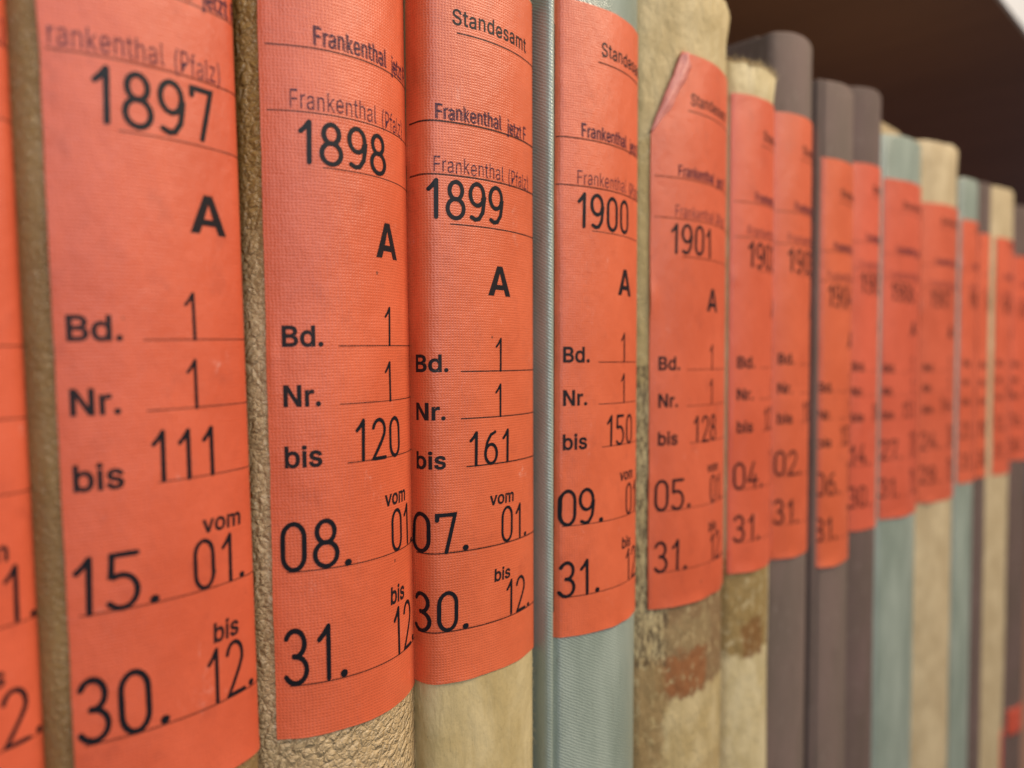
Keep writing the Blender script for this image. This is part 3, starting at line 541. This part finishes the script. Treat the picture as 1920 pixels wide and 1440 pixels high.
        def place(Uu, V, off):                                      # U right, V down from the label's head, mm
            u = uL + Uu; z = zt - V - tilt * (u - um)
            x, y = P.at(u, off + lift(Uu, V) + d.get('warp', .12) * 0.55)
            return (x * .001, y * .001, z * .001), (u, z - EYE * 1000)
        H = zt - zb; Wd = uR - uL
        verts, uvs, faces = [], [], []
        def left(V):
            e = .16 * noise.noise((V * .12, ph, 5)) + .05 * noise.noise((V * .8, ph, 5))
            if cut and V < cut[1]:
                e += cut[0] * (1 - V / cut[1]) ** 1.08 + .3 * noise.noise((V * .35, ph, 8))
            return e
        for j in range(ny + 1):
            for i in range(nx + 1):
                a = i / nx; V = H * j / ny
                wob = .18 * noise.noise((a * 4, ph, 1 if j < ny / 2 else 2))
                if j in (0, ny): V += wob + .06 * noise.noise((a * 25, ph, 1))
                l = left(V); Uu = l + (Wd - l) * a
                p, q = place(Uu, V, .26); verts.append(p); uvs.append(q)
        for j in range(ny):
            for i in range(nx):
                k = j * (nx + 1) + i; faces.append((k, k + nx + 1, k + nx + 2, k + 1))
        ring = [j * (nx + 1) for j in range(ny + 1)] + [ny * (nx + 1) + i for i in range(1, nx + 1)] + [j * (nx + 1) + nx for j in range(ny - 1, -1, -1)] + [i for i in range(nx - 1, 0, -1)]
        b = len(verts)
        for k in ring:                                              # cut edge of the label cloth
            j, i = divmod(k, nx + 1); V = H * j / ny; l = left(V)
            q = uvs[k]; u = q[0]; x, y = P.at(u, -.05); verts.append(verts[k]); uvs.append(q); verts.append((x * .001, y * .001, verts[k][2])); uvs.append((q[0] + .3, q[1]))
        for k in range(len(ring)):
            k2 = (k + 1) % len(ring); faces.append((b + 2 * k2, b + 2 * k, b + 2 * k + 1, b + 2 * k2 + 1))
        mats, fm, flap = [lmat], [], None
        if cut:                                                      # torn corner folded over
            fv, fu, ff = [], [], []
            for j in range(25):
                V = cut[1] * (.02 + .98 * j / 24); l = left(V)
                wd = (5.0 * (1 - .55 * (j / 24)) + .7 * noise.noise((j * .3, ph, 4))) * min(1, (25 - j) / 7, .35 + j / 5)
                for i in range(9):
                    a = i / 8; of = .32 + 1.5 * sin(pi * min(a * .80, 1)) * (.6 + .4 * noise.noise((V * .2, a * 2, ph))) * min(1, (25 - j) / 9)
                    p, q = place(l - .15 + wd * a, V, of); fv.append(p); fu.append(q)
            for j in range(24):
                for i in range(8): k = j * 9 + i; ff.append((k, k + 9, k + 10, k + 1))
            flap = (fv, ff, fu)
        # --- lettering
        if 'year' in d:
            t0 = d['ltop'] - d['t0']                                 # template shift: V = t0 + template V
            ink, pen, lin, st = Ink(), Ink(), Ink(), Ink()
            vis = Wd + .2 - d.get('ju', 0)
            R = lambda a: rng.uniform(-a, a)
            end = Wd - .8 - d.get('ju', 0)
            j0 = 0.0
            lw = d.get('linew', .18)
            if d.get('std', True):
                ink.text('m', 'Standesamt', d.get('xs', 13.0), -11.2, 3.3, .84, .14, 0, rng); lin.line(12.2 + j0, min(37.5 + j0, end), -12.9, .30)
            lin.line(1.2, end, -31.6, lw * 1.25); lin.line(1.2, end, -42.6, lw * 1.25)
            sx1 = d.get('st1', 9.0); sx2 = d.get('st2', 6.0)
            for dx, dy in ((0, 0), (.28, -.16)):
                st.text('r', 'Frankenthal', sx1 + dx, -31.0 + dy, 3.1, .64, .08, 0, rng); xx = sx1 + 16.6 + dx
                st.text('r', 'jetzt F', xx + 1.2, -31.2 + dy, 3.0, .58, .08, 0, rng)
            x2 = st.text('r', 'Frankenthal', sx2, -42.1, 3.2, .66, .10, 0, rng)
            st.text('r', '(Pfalz)', x2 + 1.1, -42.3, 3.2, .60, .06, 0, rng)
            pen.digits(d['year'], d.get('yx', 6.0), -51.7 + R(.3), 7.6, .86, rng, .86, .17)
            lin.line(10.5, end, -52.8, lw)
            ink.text('b', 'A', d.get('xa', 21.2) + j0, -67.4, 6.5, 1.12)
            for txt, v in (('Bd.', -84.0), ('Nr.', -94.2), ('bis', -104.6)):
                ink.text('b', txt, 2.4 + j0, v, 3.75, 1.02, .08)
                lin.line(12.6 + (1.2 if txt == 'bis' else 0), end, v + .1 + (0 if txt == 'Bd.' else .1), lw)
            pen.digits('1', d.get('x1', 22.6), -83.8, 7.0, .50, rng, .80); pen.digits('1', d.get('x1', 22.6), -93.9, 7.0, .50, rng, .80)
            pen.digits(d['no'], d.get('xno', 15.0), -104.2, 7.0, .68, rng, .85, .20)
            xv = d.get('xv', 22.0); ink.text('b', 'vom', xv, -113.6, 2.9, 1.0, .05, .05); ink.text('b', 'bis', xv + 1.0, -130.8, 2.9, 1.0, .05, .05)
            for (a, bb), v in ((d['d1'], -122.6), (d['d2'], -139.6)):
                lin.line(2.6, end, v, lw)
                pen.digits(a, 1.6 + d.get('jd', 0), v + .35, 8.0, .82, rng, .92, .15)
                pen.digits(bb, d.get('xd', 23.8) + (d.get('xe', 0) if bb == '12.' else 0), v + .35, 7.6, .64, rng, .80, .14)
            if d.get('edge_line'): lin.stroke([(.62, -6), (.62, -143)], .42)
            def vadj(V, tab=d.get('vmap', [(0, 0), (150, 0)])):         # rows stamped a little off the ruling
                for (a, da), (c, dc) in zip(tab, tab[1:]):
                    if V <= c or c == tab[-1][0]: return da + (dc - da) * min(1, max(0, (V - a) / (c - a)))
            for I, mt, of in ((ink, 'ink', .310), (lin, 'line', .296), (st, 'stamp', .330), (pen, 'pen', .350)):
                k0 = len(verts); mi = len(mats); mats.append(M[mt])
                for (x, y), o in zip(I.v, I.o):
                    p, q = place(x + d.get('ju', 0), -y * d.get('vk', 1.0) + t0 + vadj(-y), of + o); verts.append(p); uvs.append(q)
                for f in I.f:
                    if max(I.v[k][0] for k in f) < vis and min(I.v[k][0] for k in f) > .12 - d.get('ju', 0): faces.append(tuple(k + k0 for k in f)); fm.append((len(faces) - 1, mi))
        lab = mesh_obj('spine_label', verts, faces, lmat, root, uvs)
        for m_ in mats[1:]: lab.data.materials.append(m_)
        for fi, mi in fm: lab.data.polygons[fi].material_index = mi
        lab['label'] = d.get('lab_label', 'orange cloth label with black lettering reading ' + d['year'])
        lab['tone'] = float(d.get('tone', rng.random()))
        if flap:
            f = mesh_obj('torn_flap', flap[0], flap[1], M['flap'], lab, flap[2]); f['label'] = 'torn upper corner of the label folded back'
            md = f.modifiers.new('Thickness', 'SOLIDIFY'); md.thickness = .00022; md.offset = 1
    for (ux0, ux1, z1, z0) in d.get('low', []):                      # shelf-mark sticker near the tail
        verts, uvs, faces = [], [], []
        for j in range(13):
            for i in range(17):
                u = ux0 + (ux1 - ux0) * i / 16; z = EYE * 1000 + z1 + (z0 - z1) * j / 12; x, y = P.at(u, .35); verts.append((x * .001, y * .001, z * .001)); uvs.append((u, z))
        for j in range(12):
            for i in range(16): k = j * 17 + i; faces.append((k, k + 17, k + 18, k + 1))
        o = mesh_obj('tail_label', verts, faces, M['label_red'], root, uvs); o['label'] = 'small red label low on the spine'
        md = o.modifiers.new('Thickness', 'SOLIDIFY'); md.thickness = .0003; md.offset = -1
    return root

BOOKS = [
 dict(tone=0.1, s=0.13, hw=.300, R=.62, n=2.10, top=118, mat='brown_leather', lean=-1.5, lx=-.27, ltop=88, lbot=-67, t0=85, year='1896', no='108', d1=('11.', '01.'), d2=('31.', '12.'), tilt=.02,
      label='brown leather volume cut off by the left edge of the photo'),
 dict(tone=0.2, vmap=[(0, .8), (43, .8), (54, .4), (66, -.9), (84, -1.4), (106, -1.0), (124, -1.7), (128, -1.2), (140, 0)], vk=1.04, ju=-1.1, xv=20.2, xe=1.2, xd=18.6, xno=12.6, xa=20.4, s=0.707, hw=0.285, R=.60, n=2.088, top=118, mat='brown_leather', lean=-1.55, lx=-0.228, ltop=88, lbot=-69, t0=88.2, year='1897', no='111', d1=('15.', '01.'), d2=('30.', '12.'), st1=6, st2=.2, yx=7.0, x1=18.4,
      label='brown leather volume whose orange label reads 1897'),
 dict(tone=0.55, vmap=[(0, 1.3), (32, 1.3), (43, .9), (54, -.6), (66, -.8), (84, -1.6), (106, -1.8), (124, -2.1), (128, -1.0), (140, .8)], vk=1.065, s=1.346, hw=.312, R=.40, n=2.106, top=118, mat='tan_leather', full=True, lean=-1.0, lx=-.270, ltop=84.3, lbot=-69.4, t0=89.75, year='1898', no='120', d1=('08.', '01.'), d2=('31.', '12.'), st1=9, st2=4.8, std=False, r=3.5,
      label='tan grained leather volume whose orange label reads 1898'),
 dict(tone=0.8, vk=0.975, xs=11.0, xe=1.3, xd=22.6, xv=19.4, xno=14.0, xa=19.4, x1=20.8, lu=5.0, s=1.928, hw=.277, R=.58, n=2.067, top=81, mat='suede', lean=-.3, lx=-.272, ltop=80.5, lbot=-68, t0=79.0, year='1899', no='161', d1=('07.', '01.'), d2=('30.', '12.'), st1=7.2, st2=6.8, yx=5.4, linew=.3, fray=.6, fibres=60, fuzz=[(14.5, 17.5, -100, -68, 60)],
      label='cream suede volume whose orange label reads 1899'),
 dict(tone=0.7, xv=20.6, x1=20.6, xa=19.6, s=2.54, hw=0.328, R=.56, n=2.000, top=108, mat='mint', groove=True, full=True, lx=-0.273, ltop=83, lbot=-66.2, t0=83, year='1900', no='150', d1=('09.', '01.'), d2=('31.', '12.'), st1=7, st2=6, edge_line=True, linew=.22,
      label='silvery mint twill volume whose orange label reads 1900'),
 dict(tone=0.45, vk=1.012, capz=2.8, capw=2.4, s=3.325, hw=.405, R=.70, n=2.03, top=106, mat='vellum', lx=-.345, ltop=84.5, lbot=-69.5, t0=81.8, year='1901', no='128', d1=('05.', '01.'), d2=('31.', '12.'), st1=8.5, st2=7.6, cut=(9.8, 23), cap=1.5, fray=.5, warp=.5, fibres=30, lifts=[(30, 150, 3, 6, .9), (0, 68, 2.5, 5, .6)], lw=44, lab_label='orange label with a torn upper left corner, reading 1901',
      label='stained vellum volume whose orange label reading 1901 has a torn corner'),
 dict(tone=0.3, cap=1.2, s=3.990, hw=.250, R=.42, n=2.06, top=93, mat='vellum_frayed', lx=-.235, ltop=83, lbot=-68.5, t0=81, year='1902', no='121', d1=('04.', '01.'), d2=('31.', '12.'), fray=1.8, fibres=420, warp=.4,
      label='vellum volume with the frayed head, left of the tallest mauve volume'),
 dict(tone=0.6, board_drop=0.0, s=4.505, hw=.258, R=.40, n=2.06, top=112, mat='mauve', full=True, lx=-.245, ltop=84, lbot=-69.5, t0=82, year='1903', no='116', d1=('02.', '01.'), d2=('31.', '12.'), dome=1.0, tilt=.01,
      label='tallest looking mauve brown cloth volume, right of the frayed vellum one'),
 dict(tone=0.75, board_drop=0.3, s=5.06, hw=0.3, R=.55, n=2.03, top=103, mat='mauve', full=True, groove=True, lx=-.265, ltop=74, lbot=-78, t0=71.5, year='1904', no='133', d1=('06.', '01.'), d2=('31.', '12.'), dome=1.0,
      label='mauve brown cloth volume whose orange label hangs lower than its neighbours'),
 dict(board_drop=0.2, s=5.66, hw=.280, R=.45, n=2.06, top=110, mat='mauve_dark', full=True, lx=-.265, ltop=79, lbot=-70.3, t0=79, year='1905', no='142', d1=('14.', '01.'), d2=('30.', '12.'), dome=1.2, lmat='label_red',
      label='mauve brown cloth volume just left of the mint one with brown paper at its head'),
 dict(pages_up=0.016, s=6.46, hw=.450, R=.80, n=2.05, top=99, mat='mint', full=True, groove=True, lx=-.40, ltop=79, lbot=-71, t0=78, year='1906', no='151', d1=('27.', '01.'), d2=('31.', '12.'), lmat='label_red', lw=46, board_drop=1.0, dome=1.0,
      label='pale mint cloth volume in the blurred distance with brown paper at its head'),
 dict(s=7.440, hw=.500, R=.85, n=2.05, top=107, mat='parchment', lx=-.44, ltop=76.5, lbot=-71, t0=78, year='1907', no='144', d1=('24.', '01.'), d2=('29.', '12.'), lw=46, lmat='label_red', cap=.6, fray=.6, warp=.6,
      label='tall yellowed parchment volume right of the mint one with brown paper at its head'),
 dict(s=8.15, hw=0.25, R=.55, n=2.05, top=97, mat='mint', full=True, lx=-0.235, ltop=74.5, lbot=-67, t0=80, year='1908', no='137', d1=('21.', '01.'), d2=('31.', '12.'), lmat='label_red',
      label='small blurred mint cloth volume between yellowed parchment and dark mauve'),
 dict(s=8.66, hw=.190, R=.32, n=2.06, top=100, mat='mauve_dark', full=True, lx=-.17, ltop=71, lbot=-67.5, t0=79, year='1909', no='129', d1=('18.', '01.'), d2=('30.', '12.'), lmat='label_red', r=3,
      label='thin dark mauve volume, left of the last parchment volume'),
 dict(s=9.47, hw=.520, R=.90, n=2.05, top=103.5, mat='parchment', lx=-0.33, ltop=73, lbot=-70, t0=80, year='1910', no='118', d1=('12.', '01.'), d2=('31.', '12.'), lmat='label_red', lw=46, fray=.5, warp=.5, low=[(0, 30, -234, -275)],
      label='last parchment volume, with a bare strip left of its label, far right'),
 dict(lw=44, lu=3.0, s=10.380, hw=.340, R=.60, n=2.05, top=100, mat='mauve_dark', full=True, lx=-.31, ltop=67, lbot=-66, t0=79, year='1911', no='126', d1=('16.', '01.'), d2=('30.', '12.'), lmat='label_red', low=[(-17, 20, -232, -250)],
      label='dark mauve volume cut off by the right edge of the photo'),
]
for i, d in enumerate(BOOKS):
    d.setdefault('seed', 100 + i); register(d)
